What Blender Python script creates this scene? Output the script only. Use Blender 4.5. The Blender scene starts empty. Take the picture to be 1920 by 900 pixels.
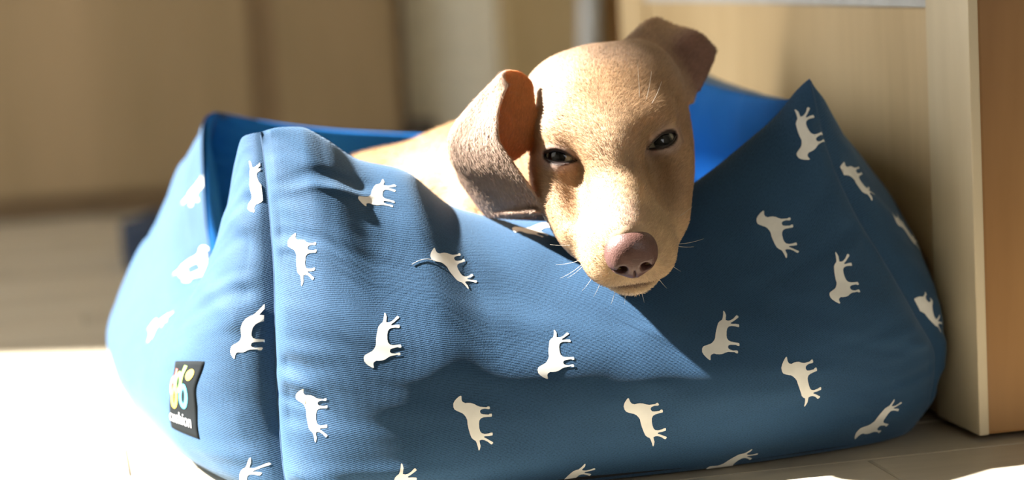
import bpy, bmesh, math, random
import numpy as np
from mathutils import Vector, Matrix

random.seed(7)
RNG = np.random.default_rng(7)
SC = bpy.context.scene
COL = SC.collection

# ------------------------------------------------------------------ camera
CAM_P, CAM_R = math.radians(7.4), math.radians(3.2)
cd = bpy.data.cameras.new('camera')
cam = bpy.data.objects.new('camera', cd)
COL.objects.link(cam)
F_ = Vector((0, math.cos(CAM_P), -math.sin(CAM_P)))
R0 = Vector((1, 0, 0))
U0 = Vector((0, math.sin(CAM_P), math.cos(CAM_P)))
R_ = R0 * math.cos(CAM_R) - U0 * math.sin(CAM_R)
U_ = R0 * math.sin(CAM_R) + U0 * math.cos(CAM_R)
cam.matrix_world = Matrix(((R_.x, U_.x, -F_.x, 0), (R_.y, U_.y, -F_.y, -1.35), (R_.z, U_.z, -F_.z, 0.33), (0, 0, 0, 1)))
cd.sensor_width = 36
cd.lens = 75
cd.clip_start = 0.05
cd.dof.use_dof = True
cd.dof.focus_distance = 1.335
cd.dof.aperture_fstop = 3.2
SC.camera = cam

# ------------------------------------------------------------------ light
SC.view_settings.view_transform = 'Standard'
SC.view_settings.look = 'None'
SC.view_settings.gamma = 1
SC.view_settings.use_curve_mapping = False
SC.view_settings.exposure = 0.2
W = bpy.data.worlds.new('daylight')
SC.world = W
W.use_nodes = True
W.node_tree.nodes['Background'].inputs[0].default_value = (0.92, 0.96, 1.0, 1)
W.node_tree.nodes['Background'].inputs[1].default_value = 5.6

SUN_EL = math.radians(42)
SUN_AZ = Vector((-0.985, 0.15, 0)).normalized()          # towards the sun: left and a little behind the bed
to_sun = Vector((SUN_AZ.x * math.cos(SUN_EL), SUN_AZ.y * math.cos(SUN_EL), math.sin(SUN_EL)))
sd = bpy.data.lights.new('sun', 'SUN')
sd.energy = 32.0
sd.color = (1.0, 0.965, 0.90)
sd.angle = math.radians(1.2)
sun = bpy.data.objects.new('sun', sd)
COL.objects.link(sun)
sun.rotation_euler = to_sun.to_track_quat('Z', 'Y').to_euler()

def area(name, loc, target, sx, sy, power, color):
    ld = bpy.data.lights.new(name, 'AREA')
    ld.shape = 'RECTANGLE'
    ld.size, ld.size_y = sx, sy
    ld.energy, ld.color = power, color
    o = bpy.data.objects.new(name, ld)
    COL.objects.link(o)
    o.location = loc
    o.rotation_euler = (Vector(loc) - Vector(target)).to_track_quat('Z', 'Y').to_euler()
    return o
area('left_fill_lamp', (-1.40, -0.18, 0.75), (0.0, -0.05, 0.15), 1.2, 1.2, 5, (0.95, 0.98, 1.0))   # added fill lamp standing before the blocked left opening

area('front_window_daylight', (1.18, -2.20, 0.75), (0.05, 0.0, 0.15), 1.1, 1.1, 11, (0.97, 0.98, 1.0))   # the window behind the camera

# ------------------------------------------------------------------ helpers
RA = math.radians(11.7)                                    # the room is turned 11.7 degrees to the camera's axis
EX = np.array([math.cos(RA), math.sin(RA), 0.0])
EY = np.array([-math.sin(RA), math.cos(RA), 0.0])

def nodes_mat(name):
    m = bpy.data.materials.new(name)
    m.use_nodes = True
    nt = m.node_tree
    b = nt.nodes['Principled BSDF']
    return m, nt, b

def N(nt, kind, **kw):
    n = nt.nodes.new(kind)
    for k, v in kw.items():
        if k in n.inputs.keys():
            n.inputs[k].default_value = v
        else:
            setattr(n, k, v)
    return n

def ramp(nt, fac, stops):
    r = nt.nodes.new('ShaderNodeValToRGB')
    e = r.color_ramp.elements
    while len(e) < len(stops):
        e.new(0.5)
    for i, (p, c) in enumerate(stops):
        e[i].position = p
        e[i].color = (*c, 1)
    nt.links.new(fac, r.inputs[0])
    return r

def plain(name, col, rough=0.6, **kw):
    m, nt, b = nodes_mat(name)
    no = N(nt, 'ShaderNodeTexNoise', Scale=60.0, Detail=3.0)
    tc = N(nt, 'ShaderNodeTexCoord')
    nt.links.new(tc.outputs['Object'], no.inputs['Vector'])
    c0 = tuple(x * 0.9 for x in col)
    c1 = tuple(min(1, x * 1.1) for x in col)
    r = ramp(nt, no.outputs['Fac'], [(0.3, c0), (0.7, c1)])
    nt.links.new(r.outputs[0], b.inputs['Base Color'])
    b.inputs['Roughness'].default_value = rough
    for k, v in kw.items():
        b.inputs[k].default_value = v
    return m

def wood(name, dark, light, axis='Z', scale=9.0, rough=0.5, spec=0.4, per_object=0.0):
    """grain stretched along one axis, slightly different from board to board"""
    m, nt, b = nodes_mat(name)
    tc = N(nt, 'ShaderNodeTexCoord')
    mp = N(nt, 'ShaderNodeMapping')
    s = {'X': (0.12, 1, 1), 'Y': (1, 0.12, 1), 'Z': (1, 1, 0.12)}[axis]
    mp.inputs['Scale'].default_value = s
    nt.links.new(tc.outputs['Object'], mp.inputs['Vector'])
    oi = N(nt, 'ShaderNodeObjectInfo')
    vm = N(nt, 'ShaderNodeVectorMath', operation='ADD')
    sc = N(nt, 'ShaderNodeVectorMath', operation='SCALE')
    sc.inputs['Scale'].default_value = 7.0
    co = N(nt, 'ShaderNodeCombineXYZ')
    for i in range(3):
        nt.links.new(oi.outputs['Random'], co.inputs[i])
    nt.links.new(co.outputs[0], sc.inputs[0])
    nt.links.new(mp.outputs[0], vm.inputs[0])
    nt.links.new(sc.outputs[0], vm.inputs[1])
    n1 = N(nt, 'ShaderNodeTexNoise', Scale=scale, Detail=6.0, Roughness=0.6, Distortion=0.6)
    n2 = N(nt, 'ShaderNodeTexNoise', Scale=scale * 9, Detail=3.0)
    nt.links.new(vm.outputs[0], n1.inputs['Vector'])
    nt.links.new(vm.outputs[0], n2.inputs['Vector'])
    mx = N(nt, 'ShaderNodeMath', operation='MULTIPLY_ADD')
    nt.links.new(n2.outputs['Fac'], mx.inputs[0])
    mx.inputs[1].default_value = 0.3
    nt.links.new(n1.outputs['Fac'], mx.inputs[2])
    r = ramp(nt, mx.outputs[0], [(0.42, dark), (0.88, light)])
    last = r.outputs[0]
    if per_object:
        hv = N(nt, 'ShaderNodeHueSaturation')
        mr = N(nt, 'ShaderNodeMapRange')
        mr.inputs[3].default_value = 1 - per_object
        mr.inputs[4].default_value = 1 + per_object
        nt.links.new(oi.outputs['Random'], mr.inputs[0])
        nt.links.new(mr.outputs[0], hv.inputs['Value'])
        nt.links.new(last, hv.inputs['Color'])
        last = hv.outputs[0]
    nt.links.new(last, b.inputs['Base Color'])
    bp = N(nt, 'ShaderNodeBump', Strength=0.15, Distance=0.001)
    nt.links.new(n2.outputs['Fac'], bp.inputs['Height'])
    nt.links.new(bp.outputs[0], b.inputs['Normal'])
    b.inputs['Roughness'].default_value = rough
    b.inputs['Specular IOR Level'].default_value = spec
    return m

def link_mesh(name, me, mat=None, parent=None):
    o = bpy.data.objects.new(name, me)
    COL.objects.link(o)
    if mat:
        me.materials.append(mat)
    if parent:
        o.parent = parent
    return o

def grid_mesh(name, P, uv=None, mat=None, parent=None, closed_u=False):
    """P: (nu, nv, 3) array of points"""
    nu, nv = P.shape[:2]
    idx = np.arange(nu * nv).reshape(nu, nv)
    if closed_u:
        idx = np.vstack([idx, idx[:1]])
    q = np.stack([idx[:-1, :-1], idx[1:, :-1], idx[1:, 1:], idx[:-1, 1:]], -1).reshape(-1, 4)
    me = bpy.data.meshes.new(name)
    me.from_pydata(P.reshape(-1, 3).tolist(), [], q.tolist())
    if uv is not None:
        ul = me.uv_layers.new(name='UVMap')
        lv = np.empty(len(me.loops), np.int32)
        me.loops.foreach_get('vertex_index', lv)
        ul.data.foreach_set('uv', uv.reshape(-1, 2)[lv].astype(np.float32).ravel())
    me.polygons.foreach_set('use_smooth', [True] * len(me.polygons))
    me.update()
    return link_mesh(name, me, mat, parent)

def tag(o, label, cat, group=None):
    o['label'] = label
    o['category'] = cat
    if group:
        o['group'] = group
    return o

def structure(o):
    o['kind'] = 'structure'
    return o

def empty(name, loc=(0, 0, 0), rz=0.0):
    o = bpy.data.objects.new(name, None)
    o.empty_display_size = 0.05
    COL.objects.link(o)
    o.location = loc
    o.rotation_euler = (0, 0, rz)
    return o

def box_mesh(name, x0, x1, y0, y1, z0, z1, bev=0.0, seg=2):
    bm = bmesh.new()
    bmesh.ops.create_cube(bm, size=1)
    for v in bm.verts:
        v.co = Vector(((x0 + x1) / 2 + v.co.x * (x1 - x0), (y0 + y1) / 2 + v.co.y * (y1 - y0), (z0 + z1) / 2 + v.co.z * (z1 - z0)))
    if bev:
        bmesh.ops.bevel(bm, geom=bm.edges[:], offset=bev, segments=seg, affect='EDGES', profile=0.6)
    me = bpy.data.meshes.new(name)
    bm.to_mesh(me)
    bm.free()
    return me

def box(name, x0, x1, y0, y1, z0, z1, mat, parent=None, bev=0.0):
    return link_mesh(name, box_mesh(name, x0, x1, y0, y1, z0, z1, bev), mat, parent)

def tube(name, pts, rad, mat, parent=None, n=8):
    """round tube through the points; rad is one radius or one per point"""
    pts = np.asarray(pts, float)
    k = len(pts)
    rad = np.full(k, rad, float) if np.isscalar(rad) else np.asarray(rad, float)
    T = np.gradient(pts, axis=0)
    T /= np.linalg.norm(T, axis=1)[:, None] + 1e-12
    ref = np.array([0.0, 0, 1]) if abs(T[0, 2]) < 0.9 else np.array([1.0, 0, 0])
    rings = []
    for i in range(k):
        a = np.cross(T[i], ref)
        a /= np.linalg.norm(a) + 1e-12
        b = np.cross(T[i], a)
        ref = -np.cross(T[i], a) if np.dot(-np.cross(T[i], a), ref) > 0 else ref
        t = np.linspace(0, 2 * np.pi, n, endpoint=False)
        rings.append(pts[i] + rad[i] * (np.cos(t)[:, None] * a + np.sin(t)[:, None] * b))
    P = np.array(rings).transpose(1, 0, 2)
    return grid_mesh(name, P, None, mat, parent, closed_u=True)
#<GEO
# ------------------------------------------------------------------ numeric tools
def vnoise(x, y, seed=0):
    """smooth value noise on a 2-D field, about -1..1"""
    xi, yi = np.floor(x).astype(np.int64), np.floor(y).astype(np.int64)
    fx, fy = x - xi, y - yi
    fx, fy = fx * fx * (3 - 2 * fx), fy * fy * (3 - 2 * fy)
    def h(a, b):
        n = (a * 374761393 + b * 668265263 + seed * 974634777) & 0xffffffff
        n = ((n ^ (n >> 13)) * 1274126177) & 0xffffffff
        return ((n ^ (n >> 16)) & 0xffff) / 32767.5 - 1
    a, b, c, d = h(xi, yi), h(xi + 1, yi), h(xi, yi + 1), h(xi + 1, yi + 1)
    return (a * (1 - fx) + b * fx) * (1 - fy) + (c * (1 - fx) + d * fx) * fy

def pchip(xk, yk, x):
    """monotone cubic interpolation"""
    xk, yk = np.asarray(xk, float), np.asarray(yk, float)
    h = np.diff(xk)
    d = np.diff(yk) / h
    m = np.zeros(len(xk))
    m[0], m[-1] = d[0], d[-1]
    for i in range(1, len(xk) - 1):
        if d[i - 1] * d[i] > 0:
            w1, w2 = 2 * h[i] + h[i - 1], h[i] + 2 * h[i - 1]
            m[i] = (w1 + w2) / (w1 / d[i - 1] + w2 / d[i])
    x = np.clip(x, xk[0], xk[-1])
    k = np.clip(np.searchsorted(xk, x) - 1, 0, len(h) - 1)
    t = (x - xk[k]) / h[k]
    return ((2 * t**3 - 3 * t**2 + 1) * yk[k] + (t**3 - 2 * t**2 + t) * h[k] * m[k]
            + (-2 * t**3 + 3 * t**2) * yk[k + 1] + (t**3 - t**2) * h[k] * m[k + 1])

# ------------------------------------------------------------------ the pet bed: four stuffed walls between four corner seams
# each corner seam as (x, y, z) from the floor up to its pinched peak
SEAM = {
    'FL': [(-0.149, -0.028, 0.000), (-0.153, -0.022, 0.017), (-0.155, -0.011, 0.057), (-0.154, -0.009, 0.100), (-0.153, 0.002, 0.141), (-0.154, 0.011, 0.169), (-0.156, 0.023, 0.203), (-0.159, 0.035, 0.229)],
    'FR': [(0.262, 0.068, 0.000), (0.274, 0.056, 0.023), (0.277, 0.050, 0.053), (0.263, 0.044, 0.085), (0.245, 0.046, 0.120), (0.227, 0.051, 0.154), (0.211, 0.058, 0.199), (0.203, 0.064, 0.243)],
    'BL': [(-0.262, 0.345, 0.000), (-0.278, 0.350, 0.025), (-0.284, 0.350, 0.070), (-0.268, 0.340, 0.115), (-0.252, 0.330, 0.150), (-0.240, 0.322, 0.185), (-0.230, 0.314, 0.210), (-0.223, 0.306, 0.228)],
    'BR': [(0.165, 0.430, 0.000), (0.177, 0.440, 0.025), (0.175, 0.440, 0.070), (0.165, 0.430, 0.115), (0.158, 0.420, 0.150), (0.150, 0.408, 0.190), (0.144, 0.398, 0.222), (0.138, 0.390, 0.248)],
}
ZK = np.array([0.0, 0.09, 0.25, 0.42, 0.58, 0.72, 0.87, 1.0])

def seam_curve(c, z):
    k = np.asarray(SEAM[c])
    return np.stack([pchip(ZK, k[:, i], z) for i in range(3)], -1)

# name: (start corner, end corner, outward bulge, inward bulge, rim heights over u, wrinkle seed)
WALLS = {
    'front': ('FL', 'FR', 0.050, 0.034, [(0, .230), (.03, .232), (.07, .231), (.11, .223), (.17, .207), (.25, .198), (.34, .171), (.44, .160), (.60, .155), (.72, .163), (.80, .180), (.88, .201), (.94, .219), (.98, .236), (1, .243)], 1),
    'left': ('BL', 'FL', 0.058, 0.022, [(0, .228), (.05, .222), (.14, .186), (.28, .142), (.46, .116), (.64, .124), (.80, .164), (.92, .210), (.97, .227), (1, .230)], 2),
    'right': ('FR', 'BR', 0.080, 0.026, [(0, .243), (.03, .238), (.08, .229), (.2, .226), (.5, .228), (.7, .231), (.86, .236), (.95, .244), (1, .248)], 3),
    'back': ('BR', 'BL', 0.035, 0.022, [(0, .248), (.06, .243), (.15, .226), (.3, .206), (.5, .198), (.7, .205), (.85, .214), (.94, .222), (1, .228)], 4),
}

def wall_point(wname, u, z, side=1, wrinkles=True):
    """side 1: outer cloth, -1: inner lining; u along the wall, z from floor seam (0) to rim (1)"""
    c0, c1, bo, bi, rim, seed = WALLS[wname]
    u, z = np.asarray(u, float), np.asarray(z, float)
    S0, S1 = seam_curve(c0, z), seam_curve(c1, z)
    P = S0 + (S1 - S0) * u[..., None]
    t0, t1 = seam_curve(c0, np.ones(1))[0], seam_curve(c1, np.ones(1))[0]
    top = t0[2] + (t1[2] - t0[2]) * u
    r = pchip([a for a, _ in rim], [b for _, b in rim], u)
    P[..., 2] += (r - top) * z**1.35
    d = t1 - t0
    n = np.array([d[1], -d[0], 0.0])
    n /= np.linalg.norm(n)
    L = np.linalg.norm(d[:2])
    e = np.minimum(u, 1 - u) * L                           # metres from the nearer corner seam
    sh = (1 - np.abs(2 * u - 1)**2.6)**0.55
    if side > 0:
        b = z**0.55 * (1 - z)**0.62 / 0.446
        if wname == 'left':
            b = z**0.40 * (1 - z)**1.05 / 0.425
            sh = (1 - np.abs(2 * u - 1)**3.2)**0.5
        if wname == 'right':
            b = z**0.9 * (1 - z)**0.5 / 0.437
        B = bo * sh * b + 0.006 * sh * (1 - z)**2.6
        if wname == 'front':                               # fullest low down, rounding over to the rim like a pillow
            hi = 0.064 * np.sqrt(np.maximum(1 - ((z - 0.33) / 0.67)**2, 0))
            lo = 0.064 - 0.020 * ((0.33 - z) / 0.33)**2
            B = sh * np.where(z > 0.33, hi, lo)
    else:
        b = z**0.30 * (1 - z)**0.5 / 0.56
        B = bi * sh * b
    out = B
    if wrinkles:
        zz = z * 0.25
        puck = vnoise(zz * 62 + 3 * np.sin(u * 7), e * 9, seed) + 0.6 * vnoise(zz * 120, e * 16, seed + 9)
        w = (0.0036 if wname in ('front', 'left') else 0.0021) * puck * np.exp(-e / 0.034) * np.clip(e / 0.006, 0, 1) * np.clip(z / 0.1, 0, 1)
        w += 0.0013 * np.exp(-e / 0.11) * vnoise(zz * 34 + 5, u * L * 7, seed + 20) * np.clip(e / 0.01, 0, 1)
        w += 0.0016 * vnoise(u * L * 17, zz * 15, seed + 33) * sh
        w += 0.0009 * vnoise(u * L * 45, zz * 38, seed + 40) * sh
        # loose cloth just under the rim
        w += 0.0022 * np.exp(-((z - 0.9) / 0.09)**2) * vnoise(u * L * 26, zz * 20, seed + 50) * sh
        if wname == 'front':
            # the long curved crease below the left peak, two sunken folds by the lower left seam
            zc = 0.905 - 0.55 * np.clip(0.19 - u, 0, 1) + 0.0 * u
            w += 0.0032 * np.exp(-((z - zc) / 0.012)**2) * np.exp(-((u - 0.125) / 0.06)**2)
            w -= 0.0030 * np.exp(-((z - zc - 0.03) / 0.02)**2) * np.exp(-((u - 0.115) / 0.06)**2)
            w += 0.006 * np.exp(-((u - 0.11) / 0.085)**2) * np.exp(-((z - 0.80) / 0.20)**2)
            w += 0.0040 * np.exp(-((z - 0.335 + 0.5 * u) / 0.018)**2) * np.exp(-((u - 0.03) / 0.035)**2)
            w -= 0.0030 * np.exp(-((z - 0.285 + 0.4 * u) / 0.014)**2) * np.exp(-((u - 0.03) / 0.04)**2)
            w += 0.0035 * np.exp(-((z - 0.10 + 0.6 * u) / 0.02)**2) * np.exp(-((u - 0.04) / 0.04)**2)
        out = out + w
    lean = {'front': 0.020, 'left': -0.022, 'right': 0.004, 'back': 0.004}[wname] * sh * z**1.7   # the stuffed rim tips inwards
    P += n * (side * out - lean)[..., None]
    if wname == 'right':                                   # pressed flat against the cabinet
        s = P[..., 0] * 0.97922 + P[..., 1] * 0.20279
        ex = np.maximum(s - 0.288, 0)
        P[..., :2] -= (ex - 0.008 * np.tanh(ex / 0.008))[..., None] * np.array([0.97922, 0.20279])
    P[..., 2] = np.maximum(P[..., 2], 0.001)
    return P

def wall_frame(wname, u, z):
    """point, unit normal, and du/dz jacobian columns"""
    e = 2e-3
    p = wall_point(wname, u, z)
    pu = (wall_point(wname, np.minimum(u + e, 1), z) - wall_point(wname, np.maximum(u - e, 0), z)) / (np.minimum(u + e, 1) - np.maximum(u - e, 0))[..., None]
    pz = (wall_point(wname, u, np.minimum(z + e, 1)) - wall_point(wname, u, np.maximum(z - e, 0))) / (np.minimum(z + e, 1) - np.maximum(z - e, 0))[..., None]
    n = np.cross(pu, pz)
    n /= np.linalg.norm(n, axis=-1)[..., None] + 1e-12
    return p, n, pu, pz

def wall_grid(wname, nu=260, nz=150, side=1):
    t = np.linspace(0, 1, nu)
    u = t - 0.10 * np.sin(2 * np.pi * t) / (2 * np.pi) * 4      # denser at the seams
    s = np.linspace(0, 1, nz)
    z = 1 - (1 - s)**1.5
    return np.meshgrid(u, z, indexing='ij')
#GEO>
# ------------------------------------------------------------------ the room (built in the room's own axes, turned by RA)
M_plank = wood('oak_planks', (0.42, 0.36, 0.27), (0.60, 0.53, 0.41), 'X', 10, 0.42, 0.4, 0.10)
M_gap = plain('dark_joint', (0.16, 0.12, 0.08), 0.8)
M_cab = wood('light_oak', (0.48, 0.345, 0.18), (0.65, 0.49, 0.28), 'Z', 9, 0.5)
M_cabh = wood('light_oak_across', (0.48, 0.345, 0.18), (0.65, 0.49, 0.28), 'Y', 9, 0.5)
M_stile = wood('pale_oak', (0.60, 0.50, 0.33), (0.74, 0.63, 0.44), 'Z', 8, 0.5)
M_side = wood('orange_pine', (0.30, 0.150, 0.050), (0.42, 0.225, 0.085), 'Z', 7, 0.45)
M_ward = wood('brown_veneer', (0.30, 0.21, 0.105), (0.40, 0.28, 0.15), 'Z', 5, 0.5)
M_wardd = plain('brown_stile', (0.22, 0.14, 0.065), 0.55)
M_tan = wood('tan_veneer', (0.48, 0.35, 0.17), (0.60, 0.45, 0.24), 'Z', 6, 0.5)
M_wall = plain('cream_paint', (0.62, 0.58, 0.46), 0.8)
M_cream = plain('sunlit_cream_board', (0.84, 0.79, 0.64), 0.7)  # wall cream with sunlight brightness put into the colour
M_white = plain('white_plastic', (0.72, 0.72, 0.70), 0.4)
M_grey = plain('frosted_grey', (0.55, 0.55, 0.52), 0.45)
M_dark = plain('dark_brown', (0.05, 0.04, 0.03), 0.7)
M_navy_pad = plain('navy_cloth', (0.018, 0.03, 0.055), 0.9)

floor = structure(box('floor', -2.2, 2.2, -2.6, 2.0, -0.06, -0.0045, M_gap))
floor.rotation_euler = (0, 0, RA)
PITCH, T0 = 0.0845, 0.2045
rows = range(-9, 20)
mesh_cache = {}
for r in rows:
    t0 = T0 + (r - 1) * PITCH
    # joints of each row: the row at the bottom left of the photograph ends at -0.247
    off = -0.247 + ((r * 0.37) % 1.0) * 0.52
    s = off - 0.52 * 3
    while s < 1.35:
        ln = 0.52
        if s + ln > -1.05:
            key = round(ln, 3)
            if key not in mesh_cache:
                me = box_mesh('plank', 0, ln - 0.0012, 0, PITCH - 0.0012, -0.012, 0, 0.0012, 1)
                me.materials.append(M_plank)
                mesh_cache[key] = me
            o = bpy.data.objects.new('plank', mesh_cache[key])
            COL.objects.link(o)
            o.parent = floor
            o.location = (s, t0, -0.0006 * ((r * 7 + int(s * 50)) % 3) * 0.3)
        s += ln

wb = structure(box('wall_back', -1.62, 2.2, 1.97, 2.07, 0, 2.4, M_wall))
wb.rotation_euler = (0, 0, RA)

wr = structure(box('wall_right', 1.05, 1.15, -2.50, 1.97, 0, 2.5, M_wall))
wr.rotation_euler = (0, 0, RA)
ce = structure(box('ceiling', -1.62, 1.15, -2.6, 2.07, 2.5, 2.56, M_wall))
ce.rotation_euler = (0, 0, RA)

wf = structure(box('wall_front', -1.62, 1.15, -2.60, -2.50, 0, 2.5, M_wall))
wf.rotation_euler = (0, 0, RA)
win3 = structure(box('window_3', 0.0, 1.03, -2.50, -2.475, 0.12, 1.5, M_white))
win3.rotation_euler = (0, 0, RA)

# left wall: an open balcony window whose jambs and head bound the patch of sun, and an added blocked opening behind the fill lamp
J0, J1, HEAD = 0.463, 1.139, 1.894
bm = bmesh.new()
for p in [(-1.62, -1.5, J1 + 0.04, 1.97, 0, 2.6), (-1.62, -1.5, -2.5, -0.95, 0, 2.6), (-1.62, -1.5, J0 - 0.04, J1 + 0.04, HEAD + 0.04, 2.6), (-1.62, -1.5, -0.95, J0 - 0.04, 1.95, 2.6), (-1.62, -1.5, -0.95, J0 - 0.04, 0, 0.12)]:
    me = box_mesh('piece', *p)
    bm.from_mesh(me)
    bpy.data.meshes.remove(me)
me = bpy.data.meshes.new('wall_left')
bm.to_mesh(me)
bm.free()
wl = structure(link_mesh('wall_left', me, M_wall))
wl.rotation_euler = (0, 0, RA)
win = structure(box('window_1', -1.62, -1.54, J0 - 0.04, J1 + 0.04, HEAD, HEAD + 0.04, M_white))
win.rotation_euler = (0, 0, RA)
box('window_jamb', -1.62, -1.54, J0 - 0.04, J0, 0.0, HEAD, M_white, win)
box('window_jamb', -1.62, -1.54, J1, J1 + 0.04, 0.0, HEAD, M_white, win)
block_panel = structure(box('sun_block_panel', -1.60, -1.57, -0.95, J0 - 0.04, 0.12, 1.95, M_white))  # added panel closing the opening behind the fill lamp, keeps sun out
block_panel.rotation_euler = (0, 0, RA)
box('added_blind_board', -1.55, -1.54, -0.93, J0 - 0.06, 0.14, 1.93, M_cream, block_panel)

# ---- right: oak side cabinet, its door face turned to the bed
cabt = empty('side_cabinet', (0, 0, 0), RA)
tag(cabt, 'light oak cabinet right of the pet bed with recessed door and orange brown end', 'cabinet')
box('carcass', 0.306, 0.95, -0.0355, 0.835, 0.004, 0.95, M_side, cabt, 0.002)
box('stile', 0.299, 0.306, -0.037, 0.032, 0.004, 0.95, M_stile, cabt, 0.0012)
box('stile', 0.299, 0.306, 0.735, 0.83, 0.004, 0.95, M_cab, cabt, 0.0012)
box('door_panel', 0.3025, 0.306, 0.032, 0.735, 0.004, 0.2845, M_cab, cabt, 0.0008)
box('rail', 0.2995, 0.306, 0.032, 0.735, 0.2845, 0.36, M_grey, cabt, 0.001)['label'] = 'pale grey rail'
box('door_panel', 0.3025, 0.306, 0.032, 0.735, 0.36, 0.95, M_cab, cabt, 0.0008)

# ---- back left: brown wardrobe
wt = empty('wardrobe', (0, 0, 0), RA)
tag(wt, 'brown wooden wardrobe along the back wall at left, out of focus', 'wardrobe')
box('carcass', -1.2, 0.236, 1.865, 1.965, 0.0, 2.0, M_wardd, wt)
box('door', -0.60, 0.004, 1.847, 1.865, 0.03, 1.98, M_ward, wt, 0.002)
box('door', -1.2, -0.604, 1.847, 1.865, 0.03, 1.98, M_ward, wt, 0.002)
box('door', 0.043, 0.222, 1.847, 1.865, 0.03, 1.98, M_ward, wt, 0.002)
box('stile', 0.004, 0.043, 1.852, 1.865, 0.03, 1.98, M_wardd, wt, 0.001)['label'] = 'darker stile between the doors'
box('plinth', -1.2, 0.236, 1.858, 1.866, 0.0, 0.03, M_wardd, wt)

# ---- behind the dog: cream board coloured as sunlit, tan cupboard, white pipe
tag(box('sunlit_cream_board', 0.240, 0.390, 1.90, 1.968, 0.0, 2.1, M_cream, None, 0.003), 'tall cream board, colour brightened as if sunlit, between the brown wardrobe and the tan cupboard', 'board').rotation_euler = (0, 0, RA)
ct = empty('tall_cupboard', (0, 0, 0), RA)
tag(ct, 'tan wooden cupboard at the back, behind the dog\'s head', 'cupboard')
box('carcass', 0.392, 0.60, 1.862, 1.966, 0.0, 2.0, M_tan, ct)
box('door', 0.392, 0.550, 1.847, 1.862, 0.02, 1.98, M_tan, ct, 0.002)
box('stile', 0.551, 0.578, 1.840, 1.862, 0.0, 2.0, M_side, ct, 0.002)['label'] = 'darker brown stile'
pts = [(0.500 + 0.026 * (1 - (1 - zz / 0.6)**2) * 1.0, 1.83, zz) for zz in np.linspace(0.0, 0.9, 24)]
pipe = tube('white_pipe', pts, 0.0155, M_white, None, 12)
pipe.rotation_euler = (0, 0, RA)
tag(pipe, 'white plastic pipe running up the front of the tan cupboard', 'pipe')
db = box('dark_low_block', 0.228, 0.270, 1.80, 1.842, 0.0, 0.105, M_dark, None, 0.004)  # low dark block, identity unknown
db.rotation_euler = (0, 0, RA)
tag(db, 'small dark low block on the floor at the foot of the cream board', 'box')

# ---- navy pad lying on the floor behind the left of the bed
bm = bmesh.new()
bmesh.ops.create_cube(bm, size=1)
bmesh.ops.subdivide_edges(bm, edges=bm.edges[:], cuts=5, use_grid_fill=True)
for v in bm.verts:
    x, y, z = v.co
    e = max(abs(x), abs(y)) * 2
    v.co = Vector((x * 0.26, y * 0.15, (z + 0.5) * 0.056 * (1 - 0.25 * e**6)))
me = bpy.data.meshes.new('floor_pad')
bm.to_mesh(me)
bm.free()
me.polygons.foreach_set('use_smooth', [True] * len(me.polygons))
pad = link_mesh('floor_pad', me, M_navy_pad)
pad.rotation_euler = (0, 0, RA)
pad.location = Vector((float(EX[0] * -0.085 + EY[0] * 1.255), float(EX[1] * -0.085 + EY[1] * 1.255), 0.0))
tag(pad, 'low navy pad lying on the floor behind the left end of the pet bed', 'cushion')
# ------------------------------------------------------------------ pet bed
def cloth(name, deep, pale, twill=True, sheen=0.20, rough=0.75):
    m, nt, b = nodes_mat(name)
    uv = N(nt, 'ShaderNodeUVMap')
    mp = N(nt, 'ShaderNodeMapping')
    mp.inputs['Rotation'].default_value = (0, 0, math.radians(72))
    nt.links.new(uv.outputs[0], mp.inputs['Vector'])
    wv = N(nt, 'ShaderNodeTexWave', Scale=250.0, Distortion=1.6, Detail=2.0)
    wv.inputs['Detail Scale'].default_value = 6.0
    nt.links.new(mp.outputs[0], wv.inputs['Vector'])
    n1 = N(nt, 'ShaderNodeTexNoise', Scale=900.0, Detail=2.0)
    n2 = N(nt, 'ShaderNodeTexNoise', Scale=30.0, Detail=4.0)
    nt.links.new(uv.outputs[0], n1.inputs['Vector'])
    nt.links.new(uv.outputs[0], n2.inputs['Vector'])
    a = N(nt, 'ShaderNodeMath', operation='MULTIPLY_ADD')
    nt.links.new(wv.outputs['Fac'], a.inputs[0])
    a.inputs[1].default_value = 0.42 if twill else 0.0
    nt.links.new(n1.outputs['Fac'], a.inputs[2])
    a2 = N(nt, 'ShaderNodeMath', operation='MULTIPLY_ADD')
    nt.links.new(n2.outputs['Fac'], a2.inputs[0])
    a2.inputs[1].default_value = 0.35
    nt.links.new(a.outputs[0], a2.inputs[2])
    r = ramp(nt, a2.outputs[0], [(0.45, deep), (1.0, pale)])
    nt.links.new(r.outputs[0], b.inputs['Base Color'])
    bp = N(nt, 'ShaderNodeBump', Strength=0.4, Distance=0.0005)
    nt.links.new(a.outputs[0], bp.inputs['Height'])
    nt.links.new(bp.outputs[0], b.inputs['Normal'])
    b.inputs['Roughness'].default_value = rough
    b.inputs['Specular IOR Level'].default_value = 0.25
    b.inputs['Sheen Weight'].default_value = sheen
    b.inputs['Sheen Roughness'].default_value = 0.45
    b.inputs['Sheen Tint'].default_value = (0.55, 0.75, 1.0, 1)
    return m
M_cloth = cloth('navy_twill', (0.008, 0.029, 0.064), (0.026, 0.079, 0.162))
M_lining = cloth('royal_blue_lining', (0.0012, 0.095, 0.33), (0.002, 0.14, 0.46), False, 0.0)
M_print = plain('white_print', (0.80, 0.79, 0.74), 0.8)
M_seam = plain('seam_thread', (0.03, 0.075, 0.15), 0.8)
M_black = plain('black_cloth', (0.012, 0.012, 0.014), 0.85)

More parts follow.
